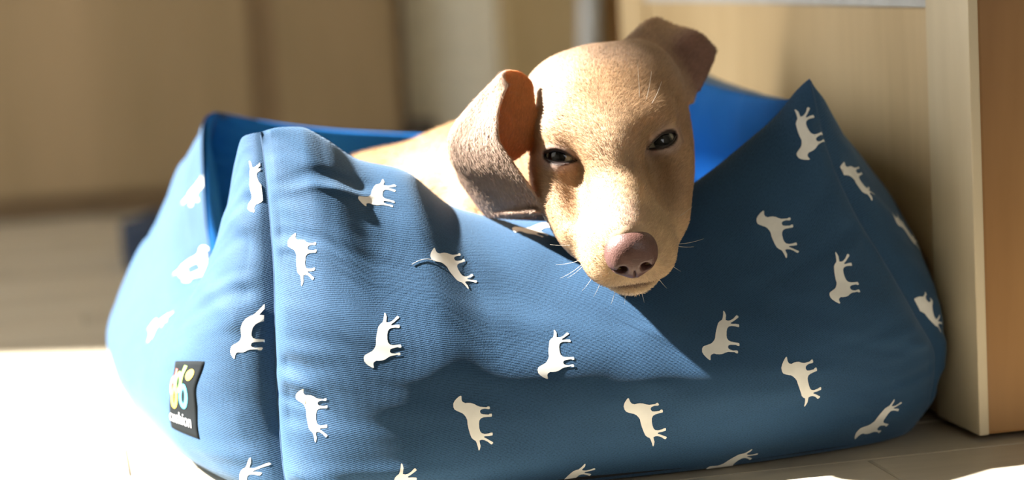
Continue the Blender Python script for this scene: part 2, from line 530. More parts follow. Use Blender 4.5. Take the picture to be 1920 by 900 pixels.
bed = empty('pet_bed', (0.02, 0.2, 0.0))
tag(bed, 'navy blue padded pet bed printed with small white dog figures, standing on the wooden floor', 'pet bed')
def in_bed(P):
    return np.asarray(P) - np.array([0.02, 0.2, 0.0])

panels = {}
for w in WALLS:
    U, Z = wall_grid(w)
    P = wall_point(w, U, Z)
    L = np.linalg.norm(np.diff(P[:, 60], axis=0), axis=1)
    su = np.concatenate([[0], np.cumsum(L)])
    uv = np.stack([np.repeat(su[:, None], Z.shape[1], 1), Z * 0.26], -1)
    o = grid_mesh({'front': 'front_panel', 'back': 'back_panel'}.get(w, 'side_panel'), in_bed(P), uv, M_cloth, bed)
    panels[w] = o
    U, Z = wall_grid(w, 120, 90)
    P = wall_point(w, U, Z, -1)[:, ::-1]
    L = np.linalg.norm(np.diff(P[:, 40], axis=0), axis=1)
    su = np.concatenate([[0], np.cumsum(L)])
    uv = np.stack([np.repeat(su[:, None], Z.shape[1], 1), Z[:, ::-1] * 0.26], -1)
    grid_mesh('inner_lining', in_bed(P), uv, M_lining, bed)['label'] = 'bright blue plain lining'

for c in SEAM:
    tube('seam', in_bed(seam_curve(c, np.linspace(0.02, 0.995, 60))), 0.0007, M_seam, bed, 6)

# seat cushion
nu, nv = 40, 40
a, b = np.meshgrid(np.linspace(-1, 1, nu), np.linspace(-1, 1, nv), indexing='ij')
cor = {k: np.array(SEAM[k][2][:2]) for k in SEAM}
def bil(a, b):
    s, t = (a + 1) / 2, (b + 1) / 2
    q = (cor['FL'][None, None] * ((1 - s) * (1 - t))[..., None] + cor['FR'][None, None] * (s * (1 - t))[..., None]
         + cor['BL'][None, None] * ((1 - s) * t)[..., None] + cor['BR'][None, None] * (s * t)[..., None])
    return q
xy = bil(a * 0.93, b * 0.93)
zz = 0.045 + 0.045 * ((1 - a**6) * (1 - b**6))**0.5 + 0.004 * vnoise(a * 4, b * 4, 5)
P = np.concatenate([xy, zz[..., None]], -1)
uv = np.stack([a * 0.2, b * 0.2], -1)
grid_mesh('seat_cushion', in_bed(P), uv, M_lining, bed)
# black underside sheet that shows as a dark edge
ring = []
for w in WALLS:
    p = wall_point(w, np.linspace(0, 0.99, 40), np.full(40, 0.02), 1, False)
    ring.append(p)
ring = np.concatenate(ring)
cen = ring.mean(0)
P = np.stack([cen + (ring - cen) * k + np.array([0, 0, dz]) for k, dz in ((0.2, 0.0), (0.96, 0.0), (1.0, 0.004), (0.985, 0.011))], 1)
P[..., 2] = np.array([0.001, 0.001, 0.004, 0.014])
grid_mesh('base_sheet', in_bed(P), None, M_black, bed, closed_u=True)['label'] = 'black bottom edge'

# ---- the white dog figures: outline traced once, laid onto the cloth
SIL = np.array([(190,95),(202,100),(195,150),(205,175),(235,193),(270,190),(310,193),(350,205),(385,228),(420,243),(470,247),(505,250),(520,240),(545,238),(549,255),(545,272),(530,278),(480,270),(440,278),(420,290),(412,310),(420,335),(445,345),(490,350),(520,352),(535,342),(560,340),(563,360),(555,382),(500,384),(450,388),(415,400),(392,430),(385,470),(385,530),(395,575),(415,600),(450,612),(500,610),(530,603),(550,602),(554,620),(550,640),(500,645),(460,643),(440,646),(442,658),(475,678),(520,710),(550,730),(553,745),(535,760),(520,755),(480,715),(440,692),(410,685),(378,690),(380,720),(388,760),(378,800),(368,818),(358,812),(352,770),(340,720),(328,690),(300,670),(275,640),(260,590),(245,520),(238,470),(236,410),(225,380),(205,345),(180,320),(140,300),(105,280),(85,265),(75,235),(80,190),(105,155),(140,125),(170,105)], float)
SIL = (SIL - np.array([320, 455])) / 6.92 / 3000 * np.array([1, -1])
def sil_mesh():
    bm = bmesh.new()
    vs = [bm.verts.new((x, y, 0)) for x, y in SIL]
    f = bm.faces.new(vs)
    bmesh.ops.triangulate(bm, faces=[f])
    for _ in range(2):
        long = [e for e in bm.edges if e.calc_length() > 0.004]
        if long:
            bmesh.ops.subdivide_edges(bm, edges=long, cuts=1)
            bmesh.ops.triangulate(bm, faces=[f for f in bm.faces if len(f.verts) > 3])
    bm.verts.index_update()
    V = np.array([v.co[:2] for v in bm.verts])
    Fc = [[v.index for v in f.verts] for f in bm.faces]
    bm.free()
    return V, Fc
SV, SF = sil_mesh()
def on_cloth(wname, u0, z0, off, lift):
    """lay flat offsets (metres, along the cloth) onto a wall around (u0, z0)"""
    p, n, pu, pz = wall_frame(wname, np.array([u0]), np.array([z0]))
    n, pu, pz = n[0], pu[0], pz[0]
    e1 = np.cross(np.array([0, 0, 1.0]), n)
    e1 /= np.linalg.norm(e1)
    e2 = np.cross(n, e1)
    J = np.array([[pu @ e1, pz @ e1], [pu @ e2, pz @ e2]])
    d = np.linalg.solve(J, off.T).T
    uu, zz = np.clip(u0 + d[:, 0], 0.002, 0.998), np.clip(z0 + d[:, 1], 0.005, 0.999)
    q, nn, _, _ = wall_frame(wname, uu, zz)
    return q + nn * lift
def motif(wname, u0, z0, flip, rot, scale=1.0):
    off = SV * scale
    if flip:
        off = off * np.array([1, -1])
    c, s = math.cos(math.radians(rot)), math.sin(math.radians(rot))
    off = off @ np.array([[c, s], [-s, c]])
    q = on_cloth(wname, u0, z0, off, 0.00025)
    me = bpy.data.meshes.new('printed_dog')
    me.from_pydata(in_bed(q).tolist(), [], [f[::-1] for f in SF] if flip else SF)
    me.polygons.foreach_set('use_smooth', [True] * len(me.polygons))
    return link_mesh('printed_dog', me, M_print, panels[wname])
#<MOTIFS
MOTIFS = [
    ('front', 0.1935, 0.9083, True, -32, 1),
    ('front', 0.0461, 0.6337, False, 4, 0.95),
    ('front', 0.3017, 0.7629, False, 0, 1),
    ('front', 0.4853, 0.981, True, -62, 1),
    ('left', 0.9867, 0.4399, True, -4, 1),
    ('front', 0.1608, 0.4682, True, 0, 1),
    ('front', 0.423, 0.5166, True, -2, 1),
    ('front', 0.0493, 0.2461, False, 4, 1),
    ('front', 0.2788, 0.2461, False, 0, 1),
    ('front', 0.5279, 0.238, False, 8, 1),
    ('front', 0.6983, 0.5732, True, -12, 1),
    ('front', 0.872, 0.7912, False, 4, 1),
    ('front', 0.9703, 0.9244, True, 28, 1),
    ('front', 0.9212, 0.6176, True, 0, 1),
    ('front', 0.7737, 0.339, False, 12, 1),
    ('front', 0.8982, 0.0967, True, -16, 1),
    ('front', 0.6721, 0.02, True, -32, 1),
    ('front', 0.4197, 0.02, True, -22, 1),
    ('front', 0.164, 0.0402, True, -2, 1),
    ('left', 0.9507, 0.0483, True, 0, 1),
    ('front', 0.6229, 0.8396, False, 4, 1),
    ('right', 0.0166, 0.7912, False, 5, 0.95),
    ('right', 0.01, 0.4117, False, 22, 1),
    ('right', 0.0788, 0.662, False, 18, 1),
    ('left', 0.99, 0.8437, True, 22, 1),
    ('left', 0.3836, 0.985, True, -5, 1),
    ('left', 0.1608, 0.9729, False, -40, 1),
    ('left', 0.3443, 0.8719, False, -50, 1),
    ('left', 0.5344, 0.5732, True, -40, 1.05),
]
#MOTIFS>
for m_ in MOTIFS:
    motif(*m_)

# ---- woven label sewn to the left side: black ground, looped coloured strokes, a dot and one white word
TAG_U, TAG_Z = 0.8655, 0.2824
TAG_H, TAG_V = np.array([0.034, 0.0005]), np.array([-0.0095, -0.0475])
def tag_pts(a, lift):
    """a: (n, 2) in label units, -0.5..0.5 right and down"""
    a = np.asarray(a, float)
    return in_bed(on_cloth('left', TAG_U, TAG_Z, a[:, :1] * TAG_H + a[:, 1:] * TAG_V, lift))
gu, gv = np.meshgrid(np.linspace(-0.5, 0.5, 15), np.linspace(-0.5, 0.5, 21), indexing='ij')
P = tag_pts(np.stack([gu.ravel(), gv.ravel()], 1), 0.0007).reshape(15, 21, 3)
rimp = tag_pts(np.stack([gu.ravel() * 1.02, gv.ravel() * 1.02], 1), 0.0).reshape(15, 21, 3)
P2 = np.concatenate([rimp[:1], P, rimp[-1:]], 0)
side_ = np.concatenate([rimp[:1], rimp, rimp[-1:]], 0)
P2 = np.concatenate([side_[:, :1], P2, side_[:, -1:]], 1)
M_tag = plain('woven_black', (0.007, 0.010, 0.012), 0.85, **{'Specular IOR Level': 0.15})
tg = grid_mesh('label_tag', P2[:, ::-1], None, M_tag, bed)
tg['label'] = 'black woven label with coloured looped strokes'
def ribbon(name, pts, w, colr, closed=False):
    pts = np.asarray(pts, float)
    asp = np.array([0.034, 0.0475])
    q = pts * asp
    d = (np.roll(q, -1, 0) - np.roll(q, 1, 0)) if closed else np.gradient(q, axis=0)
    d /= np.linalg.norm(d, axis=1)[:, None] + 1e-12
    nn = np.stack([-d[:, 1], d[:, 0]], 1) * w / 2
    A = tag_pts((q + nn) / asp, 0.0010)
    B = tag_pts((q - nn) / asp, 0.0010)
    P = np.stack([A, (A + B) / 2, B], 1)
    return grid_mesh(name, P, None, plain('thread_' + name, colr, 0.75), tg, closed_u=closed)
def oval(cx, cy, rx, ry, tilt=0.0, n=28):
    t = np.linspace(0, 2 * np.pi, n, endpoint=False)
    x, y = rx * np.cos(t), ry * np.sin(t)
    return np.stack([cx + x - tilt * y, cy + y], 1)
def tg_xy(px, py):                                          # measured on a closer look at the label
    return ((px - 80) / 325 - 0.5, (py - 75) / 765 - 0.5)
def seg(a, b, n=10):
    a, b = np.array(tg_xy(*a)), np.array(tg_xy(*b))
    return a + (b - a) * np.linspace(0, 1, n)[:, None]
SW = 0.0037
ribbon('logo_stroke', oval(*tg_xy(112, 345), 0.085, 0.115, 0.1), SW, (0.62, 0.10, 0.09), True)
ribbon('logo_stroke', seg((138, 150), (128, 330)), SW, (0.62, 0.10, 0.09))
ribbon('logo_stroke', oval(*tg_xy(192, 300), 0.105, 0.125, 0.1), SW, (0.22, 0.55, 0.10), True)
ribbon('logo_stroke', seg((250, 115), (230, 330)), SW, (0.35, 0.62, 0.10))
ribbon('logo_stroke', oval(*tg_xy(150, 470), 0.100, 0.135, 0.0), SW, (0.75, 0.50, 0.06), True)
ribbon('logo_stroke', oval(*tg_xy(272, 440), 0.110, 0.140, 0.0), SW, (0.08, 0.50, 0.66), True)
c_ = np.array(tg_xy(322, 208))
t = np.linspace(0, 2 * np.pi, 20, endpoint=False)
disc = np.concatenate([c_ + np.stack([k * 0.115 * np.cos(t), k * 0.052 * 1.45 * np.sin(t)], 1) for k in (0.02, 0.55, 1.0)])
dp = tag_pts(disc, 0.0010).reshape(3, 20, 3).transpose(1, 0, 2)
grid_mesh('logo_dot', dp[:, ::-1], None, plain('thread_yellow', (0.80, 0.58, 0.06), 0.75), tg, closed_u=True)
fc_ = bpy.data.curves.new('lettering', 'FONT')
fc_.body = 'cushion'
fc_.size = 1.0
fo_ = bpy.data.objects.new('lettering_source', fc_)
COL.objects.link(fo_)
bpy.context.view_layer.update()
tm = fo_.evaluated_get(bpy.context.evaluated_depsgraph_get()).to_mesh()
tv = np.array([v.co[:2] for v in tm.vertices])
tf = [list(p.vertices) for p in tm.polygons]
tv = (tv - tv.min(0)) / (tv.max(0) - tv.min(0))
x0_, y0_ = tg_xy(85, 755)
x1_, y1_ = tg_xy(350, 632)
lv = tag_pts(np.stack([x0_ + tv[:, 0] * (x1_ - x0_), y0_ + tv[:, 1] * (y1_ - y0_)], 1), 0.0010)
bpy.data.objects.remove(fo_)
lm = bpy.data.meshes.new('lettering')
lm.from_pydata(lv.tolist(), [], tf)
link_mesh('lettering', lm, plain('thread_white', (0.75, 0.75, 0.78), 0.75), tg)

# a loose pale hair caught on the cloth
hp = []
for t_ in np.linspace(0, 1, 14):
    q_, n_, _, _ = wall_frame('front', np.array([0.228 + 0.042 * t_]), np.array([0.715 + 0.035 * t_ + 0.006 * math.sin(3 * t_)]))
    hp.append(q_[0] + n_[0] * 0.0006)
tag(tube('loose_hair', hp, 0.00022, plain('hair_white', (0.8, 0.78, 0.74), 0.5), None, 5), 'single pale hair stuck to the front of the navy pet bed', 'hair')
# ------------------------------------------------------------------ the dog: one continuous surface grown from a distance field
HO = np.array([0.0735, -0.045, 0.1471])                    # nose tip
def unit(v):
    v = np.asarray(v, float)
    return v / np.linalg.norm(v)
HY = unit([0.0594, -0.8776, -0.4757])                      # along the muzzle
HZ = unit(np.array([-0.0818, -0.4792, 0.8739]))            # up through the skull
HX = unit([0.9949, 0.0130, 0.1002])
def head_pt(p):
    return HO + p[0] * HX + p[1] * HY + p[2] * HZ

VOX = 0.0012
LO, HI = np.array([-0.20, -0.085, 0.075]), np.array([0.165, 0.345, 0.305])
DIM = np.ceil((HI - LO) / VOX).astype(int)
D = np.full(DIM, 0.05, np.float32)

def block(c, rad):
    a = np.clip(np.floor((np.asarray(c) - rad - LO) / VOX).astype(int), 0, DIM - 1)
    b = np.clip(np.ceil((np.asarray(c) + rad - LO) / VOX).astype(int) + 1, 1, DIM)
    sl = tuple(slice(i, j) for i, j in zip(a, b))
    ax = [(np.arange(i, j) * VOX + l).astype(np.float32) for i, j, l in zip(a, b, LO)]
    return sl, ax[0][:, None, None], ax[1][None, :, None], ax[2][None, None, :]

def smin(a, b, k):
    h = np.maximum(k - np.abs(a - b), 0) / k
    return np.minimum(a, b) - h * h * k * 0.25

def put(sl, d, k):
    D[sl] = smin(D[sl], d, k)

def cut(sl, d, k):
    D[sl] = -smin(-D[sl], d, k)

def ell_d(c, ax, r, X, Y, Z):
    q = [((X - c[0]) * a[0] + (Y - c[1]) * a[1] + (Z - c[2]) * a[2]) for a in ax]
    k0 = np.sqrt(sum((q[i] / r[i])**2 for i in range(3)))
    k1 = np.sqrt(sum((q[i] / r[i]**2)**2 for i in range(3))) + 1e-6
    return k0 * (k0 - 1) / k1

def ell(c, r, k=0.01, neg=False, rot=None):
    """ellipsoid in head axes"""
    w = head_pt(c)
    ax = [HX, HY, HZ]
    if rot is not None:
        ax = [rot[0][0] * HX + rot[0][1] * HY + rot[0][2] * HZ, rot[1][0] * HX + rot[1][1] * HY + rot[1][2] * HZ, rot[2][0] * HX + rot[2][1] * HY + rot[2][2] * HZ]
    sl, X, Y, Z = block(w, max(r) + 0.02)
    (cut if neg else put)(sl, ell_d(w, ax, r, X, Y, Z), k)

def cone_d(a, b, ra, rb, X, Y, Z):
    ab = b - a
    L2 = float(ab @ ab)
    t = np.clip(((X - a[0]) * ab[0] + (Y - a[1]) * ab[1] + (Z - a[2]) * ab[2]) / L2, 0, 1)
    return np.sqrt((X - a[0] - t * ab[0])**2 + (Y - a[1] - t * ab[1])**2 + (Z - a[2] - t * ab[2])**2) - (ra + (rb - ra) * t)

def cone(a, b, ra, rb, k=0.02, neg=False):
    a, b = np.asarray(a, float), np.asarray(b, float)
    sl, X, Y, Z = block((a + b) / 2, np.abs(b - a) / 2 + max(ra, rb) + 0.025)
    (cut if neg else put)(sl, cone_d(a, b, ra, rb, X, Y, Z), k)

def both(f, c, *a, **kw):
    f(c, *a, **kw)
    f((-c[0], c[1], c[2]), *a, **kw)

# -- skull, muzzle, cheeks
ell((0.029, -0.142, 0.026), (0.026, 0.040, 0.030), 0.014)
ell((-0.024, -0.140, 0.020), (0.026, 0.040, 0.030), 0.014)
ell((0, -0.128, 0.010), (0.0535, 0.060, 0.0515))
ell((0, -0.100, 0.024), (0.041, 0.036, 0.026), 0.012)                     # forehead
both(ell, (0.036, -0.108, -0.006), (0.018, 0.034, 0.026), 0.014)        # cheek muscle
both(ell, (0.034, -0.083, 0.006), (0.012, 0.022, 0.010), 0.012)         # cheek bone below the eye
cone(head_pt((0, -0.090, 0.006)), head_pt((0, -0.026, -0.010)), 0.0335, 0.0225, 0.014)
ell((0, -0.028, -0.011), (0.0290, 0.0280, 0.0235), 0.010)
ell((0, -0.060, -0.006), (0.0325, 0.044, 0.028), 0.012)
cone(head_pt((0, -0.088, 0.023)), head_pt((0, -0.016, 0.0065)), 0.0135, 0.0110, 0.012)   # bridge
both(ell, (0.0155, -0.031, -0.0195), (0.0130, 0.026, 0.0120), 0.010)     # flews
ell((0, -0.032, -0.034), (0.020, 0.026, 0.0085), 0.004)                    # chin
cone(head_pt((0, -0.05, -0.030)), head_pt((0, -0.125, -0.030)), 0.020, 0.032, 0.014)     # jaw
both(ell, (0.028, -0.076, -0.012), (0.018, 0.040, 0.024), 0.014)
both(ell, (0.025, -0.096, 0.0345), (0.016, 0.014, 0.0080), 0.012)
ell((0, -0.090, 0.0290), (0.020, 0.030, 0.0150), 0.016)       # brow
for sx in (-1, 1):
    # groove from the inner corner of the eye down beside the bridge, ridge from the outer corner to the cheek
    cone(head_pt((sx * 0.0225, -0.082, 0.0265)), head_pt((sx * 0.0300, -0.042, 0.0100)), 0.0050, 0.0055, 0.014, True)
    cone(head_pt((sx * 0.0410, -0.084, 0.0080)), head_pt((sx * 0.0330, -0.044, -0.0080)), 0.0075, 0.0060, 0.010)
pl = [(-0.032, -0.056, -0.0285), (-0.0255, -0.027, -0.0300), (-0.0145, -0.0095, -0.0300), (0, -0.0045, -0.0290), (0.0145, -0.0095, -0.0300), (0.0255, -0.027, -0.0300), (0.032, -0.056, -0.0285)]
for a_, b_ in zip(pl[:-1], pl[1:]):
    cone(head_pt(a_), head_pt(b_), 0.0013, 0.0013, 0.003, True)          # mouth
cone(head_pt((0, 0.001, -0.010)), head_pt((0, -0.003, -0.030)), 0.0010, 0.0010, 0.004, True)

ell((0, -0.0085, -0.0015), (0.0135, 0.0135, 0.0125), 0.002, True)     # seat of the nose

# -- neck and the curled body, legs tucked underneath
nk = head_pt((0, -0.150, -0.004))
cone(nk, (0.030, 0.155, 0.182), 0.045, 0.050, 0.03)
cone((0.030, 0.155, 0.182), (-0.022, 0.215, 0.150), 0.050, 0.060, 0.03)
cone((-0.022, 0.215, 0.150), (-0.095, 0.248, 0.137), 0.062, 0.052, 0.03)
cone((-0.095, 0.248, 0.137), (-0.125, 0.200, 0.128), 0.052, 0.048, 0.03)
cone((0.010, 0.135, 0.150), (-0.020, 0.090, 0.140), 0.042, 0.034, 0.03)   # chest
cone((-0.020, 0.150, 0.135), (0.010, 0.090, 0.112), 0.026, 0.017, 0.02)   # forelegs
cone((0.010, 0.090, 0.112), (0.080, 0.095, 0.104), 0.016, 0.012, 0.012)
cone((0.030, 0.175, 0.140), (0.085, 0.150, 0.112), 0.024, 0.016, 0.02)
cone((0.085, 0.150, 0.112), (0.125, 0.130, 0.104), 0.015, 0.012, 0.012)
cone((-0.110, 0.195, 0.125), (-0.085, 0.130, 0.118), 0.038, 0.024, 0.02)  # thigh
cone((-0.085, 0.130, 0.118), (-0.115, 0.090, 0.108), 0.020, 0.012, 0.012)
cone((-0.115, 0.090, 0.108), (-0.060, 0.080, 0.104), 0.012, 0.011, 0.010)
tl = [(-0.130, 0.190, 0.125), (-0.150, 0.140, 0.112), (-0.140, 0.090, 0.105), (-0.100, 0.070, 0.101)]
for i in range(3):
    cone(tl[i], tl[i + 1], 0.014 - 0.003 * i, 0.011 - 0.003 * i, 0.01)

# -- ears: curved flaps given as rows from root to tip
EAR_L = np.array([
    [(0.0179, 0.0440, 0.2513), (0.0129, 0.0440, 0.2561), (0.0068, 0.0420, 0.2586), (0.0019, 0.0390, 0.2587), (-0.0003, 0.0360, 0.2576), (-0.0004, 0.0320, 0.2551), (0.0021, 0.0300, 0.2516)],
    [(0.0186, 0.0340, 0.2349), (0.0090, 0.0340, 0.2371), (-0.0047, 0.0340, 0.2396), (-0.0157, 0.0330, 0.2427), (-0.0182, 0.0300, 0.2406), (-0.0132, 0.0250, 0.2372), (-0.0042, 0.0180, 0.2372)],
    [(0.0161, 0.0330, 0.2153), (0.0043, 0.0340, 0.2159), (-0.0146, 0.0340, 0.2193), (-0.0298, 0.0340, 0.2254), (-0.0342, 0.0310, 0.2217), (-0.0232, 0.0240, 0.2182), (-0.0053, 0.0130, 0.2181)],
    [(0.0036, 0.0400, 0.2021), (-0.0104, 0.0410, 0.2010), (-0.0249, 0.0410, 0.2036), (-0.0358, 0.0390, 0.2079), (-0.0331, 0.0340, 0.2054), (-0.0179, 0.0220, 0.2022), (0.0034, 0.0100, 0.2021)],
    [(-0.0259, 0.0530, 0.1902), (-0.0300, 0.0520, 0.1923), (-0.0326, 0.0500, 0.1944), (-0.0305, 0.0450, 0.1937), (-0.0238, 0.0370, 0.1917), (-0.0083, 0.0240, 0.1897), (0.0116, 0.0100, 0.1890)],
    [(-0.0240, 0.0630, 0.1758), (-0.0246, 0.0610, 0.1768), (-0.0238, 0.0570, 0.1772), (-0.0203, 0.0500, 0.1770), (-0.0139, 0.0410, 0.1770), (-0.0003, 0.0290, 0.1761), (0.0192, 0.0130, 0.1768)],
    [(-0.0151, 0.0620, 0.1636), (-0.0147, 0.0600, 0.1642), (-0.0132, 0.0560, 0.1649), (-0.0097, 0.0500, 0.1651), (-0.0040, 0.0420, 0.1654), (0.0071, 0.0320, 0.1663), (0.0237, 0.0180, 0.1691)],
    [(-0.0124, 0.0500, 0.1660), (-0.0096, 0.0450, 0.1667), (-0.0053, 0.0390, 0.1676), (-0.0004, 0.0320, 0.1684), (0.0045, 0.0260, 0.1692), (0.0100, 0.0200, 0.1700), (0.0161, 0.0140, 0.1703)]])
EAR_R = np.array([
    [(0.0805, 0.0740, 0.2618), (0.0920, 0.0760, 0.2625), (0.1032, 0.0760, 0.2569), (0.1117, 0.0720, 0.2474), (0.1186, 0.0660, 0.2388), (0.1236, 0.0620, 0.2324)],
    [(0.0839, 0.0880, 0.2717), (0.0944, 0.0920, 0.2753), (0.1083, 0.0960, 0.2722), (0.1178, 0.0860, 0.2627), (0.1237, 0.0780, 0.2506), (0.1267, 0.0700, 0.2381)],
    [(0.0894, 0.1020, 0.2767), (0.1001, 0.1060, 0.2824), (0.1143, 0.1140, 0.2785), (0.1251, 0.0920, 0.2700), (0.1295, 0.0840, 0.2557), (0.1287, 0.0760, 0.2387)],
    [(0.0963, 0.1160, 0.2802), (0.1056, 0.1200, 0.2857), (0.1194, 0.1300, 0.2799), (0.1340, 0.1000, 0.2735), (0.1383, 0.0920, 0.2578), (0.1305, 0.0830, 0.2386)],
    [(0.1008, 0.1300, 0.2788), (0.1095, 0.1340, 0.2840), (0.1239, 0.1420, 0.2764), (0.1419, 0.1100, 0.2669), (0.1427, 0.1000, 0.2586), (0.1315, 0.0900, 0.2388)]])

def resample(G, nr, nc):
    """Catmull-Rom through a grid of points"""
    def cr(A, n):
        k = A.shape[0]
        Q = np.concatenate([2 * A[:1] - A[1:2], A, 2 * A[-1:] - A[-2:-1]])
        t = np.linspace(0, k - 1 - 1e-9, n)
        i = t.astype(int)
        f = (t - i).reshape(-1, *([1] * (A.ndim - 1)))
        p0, p1, p2, p3 = Q[i], Q[i + 1], Q[i + 2], Q[i + 3]
        return 0.5 * (2 * p1 + (p2 - p0) * f + (2 * p0 - 5 * p1 + 4 * p2 - p3) * f**2 + (3 * p1 - p0 - 3 * p2 + p3) * f**3)
    return cr(cr(G, nr).transpose(1, 0, 2), nc).transpose(1, 0, 2)

EARS = []
for G, nr, nc, rad in ((EAR_L, 58, 64, 0.0019), (EAR_R, 34, 50, 0.0022)):
    S = resample(G, nr, nc)
    EARS.append(S)
    E = np.full(DIM, 0.012, np.float32)
    for i in range(nr):
        for j in range(nc):
            # a little thicker where it leaves the head, thin at the rim
            t = rad * (1.25 - 0.45 * i / (nr - 1)) * (0.75 + 0.25 * math.sin(math.pi * j / (nc - 1)))
            sl, X, Y, Z = block(S[i, j], 0.008)
            d = np.sqrt((X - S[i, j, 0])**2 + (Y - S[i, j, 1])**2 + (Z - S[i, j, 2])**2) - t
            E[sl] = np.minimum(E[sl], d)
    lo_, hi_ = S.reshape(-1, 3).min(0), S.reshape(-1, 3).max(0)
    sl, X, Y, Z = block((lo_ + hi_) / 2, (hi_ - lo_) / 2 + 0.012)
    D[sl] = smin(D[sl], E[sl], 0.0035)
del E

# -- eyes: lids swell over each ball and open in a narrow almond
EYES = []
for sx in (-1, 1):
    c = head_pt((sx * 0.0308, -0.0865, 0.0212))
    n = unit(sx * 0.36 * HX + 0.74 * HY + 0.57 * HZ)
    t = sx * HX * math.cos(math.radians(19)) + HZ * math.sin(math.radians(19))
    t = unit(t - n * (t @ n))
    b = unit(HZ - n * (HZ @ n) - t * (HZ @ t))
    EYES.append((c, n, t, b, sx))
    sl, X, Y, Z = block(c, 0.026)
    d = np.sqrt((X - c[0])**2 + (Y - c[1])**2 + (Z - c[2])**2)
    put(sl, d - 0.0127, 0.009)
    sl, X, Y, Z = block(c + n * 0.012, 0.016)
    q = [(X - c[0]) * a[0] + (Y - c[1]) * a[1] + (Z - c[2]) * a[2] for a in (n, t, b)]
    tt = np.clip(q[1] / 0.0122, -1, 1)
    up, dn = 0.0046 * (1 - np.abs(tt)**1.7), -0.0036 * (1 - np.abs(tt)**1.7)
    op = np.maximum(np.maximum(q[2] - up, dn - q[2]) * 0.8, np.abs(q[1]) - 0.0122)
    op = np.maximum(op, 0.002 - q[0])
    cut(sl, op, 0.0012)

def surface_nets(D):
    """mesh of the zero level"""
    s = D < 0
    c = np.zeros(tuple(n - 1 for n in D.shape), np.int8)
    for i in (0, 1):
        for j in (0, 1):
            for k in (0, 1):
                c += s[i:D.shape[0] - 1 + i, j:D.shape[1] - 1 + j, k:D.shape[2] - 1 + k]
    act = np.argwhere((c > 0) & (c < 8))
    del c
    idx = np.full(tuple(n - 1 for n in D.shape), -1, np.int32)
    idx[act[:, 0], act[:, 1], act[:, 2]] = np.arange(len(act))
    val = {}
    for i in (0, 1):
        for j in (0, 1):
            for k in (0, 1):
                val[i, j, k] = D[act[:, 0] + i, act[:, 1] + j, act[:, 2] + k]
    acc = np.zeros((len(act), 3))
    cnt = np.zeros(len(act))
    for a in range(3):
        for j in (0, 1):
            for k in (0, 1):
                p = [j, k]
                p.insert(a, 0)
                q = list(p)
                q[a] = 1
                va, vb = val[tuple(p)], val[tuple(q)]
                m = (va < 0) != (vb < 0)
                t = np.where(m, va / np.where(m, va - vb, 1), 0)
                pos = np.tile(np.array(p, float), (len(act), 1))
                pos[:, a] = t
                acc += pos * m[:, None]
                cnt += m
    V = act + acc / cnt[:, None]
    quads = []
    for a in range(3):
        sl0, sl1 = [slice(None)] * 3, [slice(None)] * 3
        sl0[a], sl1[a] = slice(0, -1), slice(1, None)
        s0, s1 = s[tuple(sl0)], s[tuple(sl1)]
        e = np.argwhere(s0 != s1)
        b, c_ = (a + 1) % 3, (a + 2) % 3
        ok = (e[:, b] > 0) & (e[:, c_] > 0) & (e[:, b] < D.shape[b] - 1) & (e[:, c_] < D.shape[c_] - 1)
        e = e[ok]
        fl = s0[e[:, 0], e[:, 1], e[:, 2]]
        def g(db, dc):
            q = e.copy()
            q[:, b] -= db
            q[:, c_] -= dc
            return idx[q[:, 0], q[:, 1], q[:, 2]]
        Q = np.stack([g(1, 1), g(0, 1), g(0, 0), g(1, 0)], 1)
        Q[~fl] = Q[~fl][:, ::-1]
        quads.append(Q)
    return V, np.concatenate(quads)

V, Q = surface_nets(D)
V = V * VOX + LO
# ease the voxel steps a little
for _ in range(2):
    acc, cnt = np.zeros_like(V), np.zeros(len(V))
    for i in range(4):
        for j in ((i + 1) % 4, (i + 3) % 4):
            np.add.at(acc, Q[:, i], V[Q[:, j]])
            np.add.at(cnt, Q[:, i], 1)
    V = V * 0.5 + 0.5 * acc / cnt[:, None]
fn = np.cross(V[Q[:, 2]] - V[Q[:, 0]], V[Q[:, 3]] - V[Q[:, 1]])
VN = np.zeros_like(V)
for i in range(4):
    np.add.at(VN, Q[:, i], fn)
VN /= np.linalg.norm(VN, axis=1)[:, None] + 1e-12
HC = np.stack([(V - HO) @ HX, (V - HO) @ HY, (V - HO) @ HZ], 1)   # head coordinates of every vertex

def sstep(a, b, x):
    t = np.clip((x - a) / (b - a), 0, 1)
    return t * t * (3 - 2 * t)

def near_sheet(P, S):
    """distance to an ear flap and its row / column there (coarse search)"""
    n = len(P)
    best, arg = np.full(n, 9.0), np.zeros(n, int)
    Sf = S[::2, ::2].reshape(-1, 3)
    lo, hi = Sf.min(0) - 0.006, Sf.max(0) + 0.006
    sel = np.where(((P > lo) & (P < hi)).all(1))[0]
    for c0 in range(0, len(sel), 4000):
        k = sel[c0:c0 + 4000]
        d = np.linalg.norm(P[k][:, None] - Sf[None], axis=2)
        arg[k] = d.argmin(1)
        best[k] = d.min(1)
    nc = S[::2, ::2].shape[1]
    return best, arg // nc, arg % nc

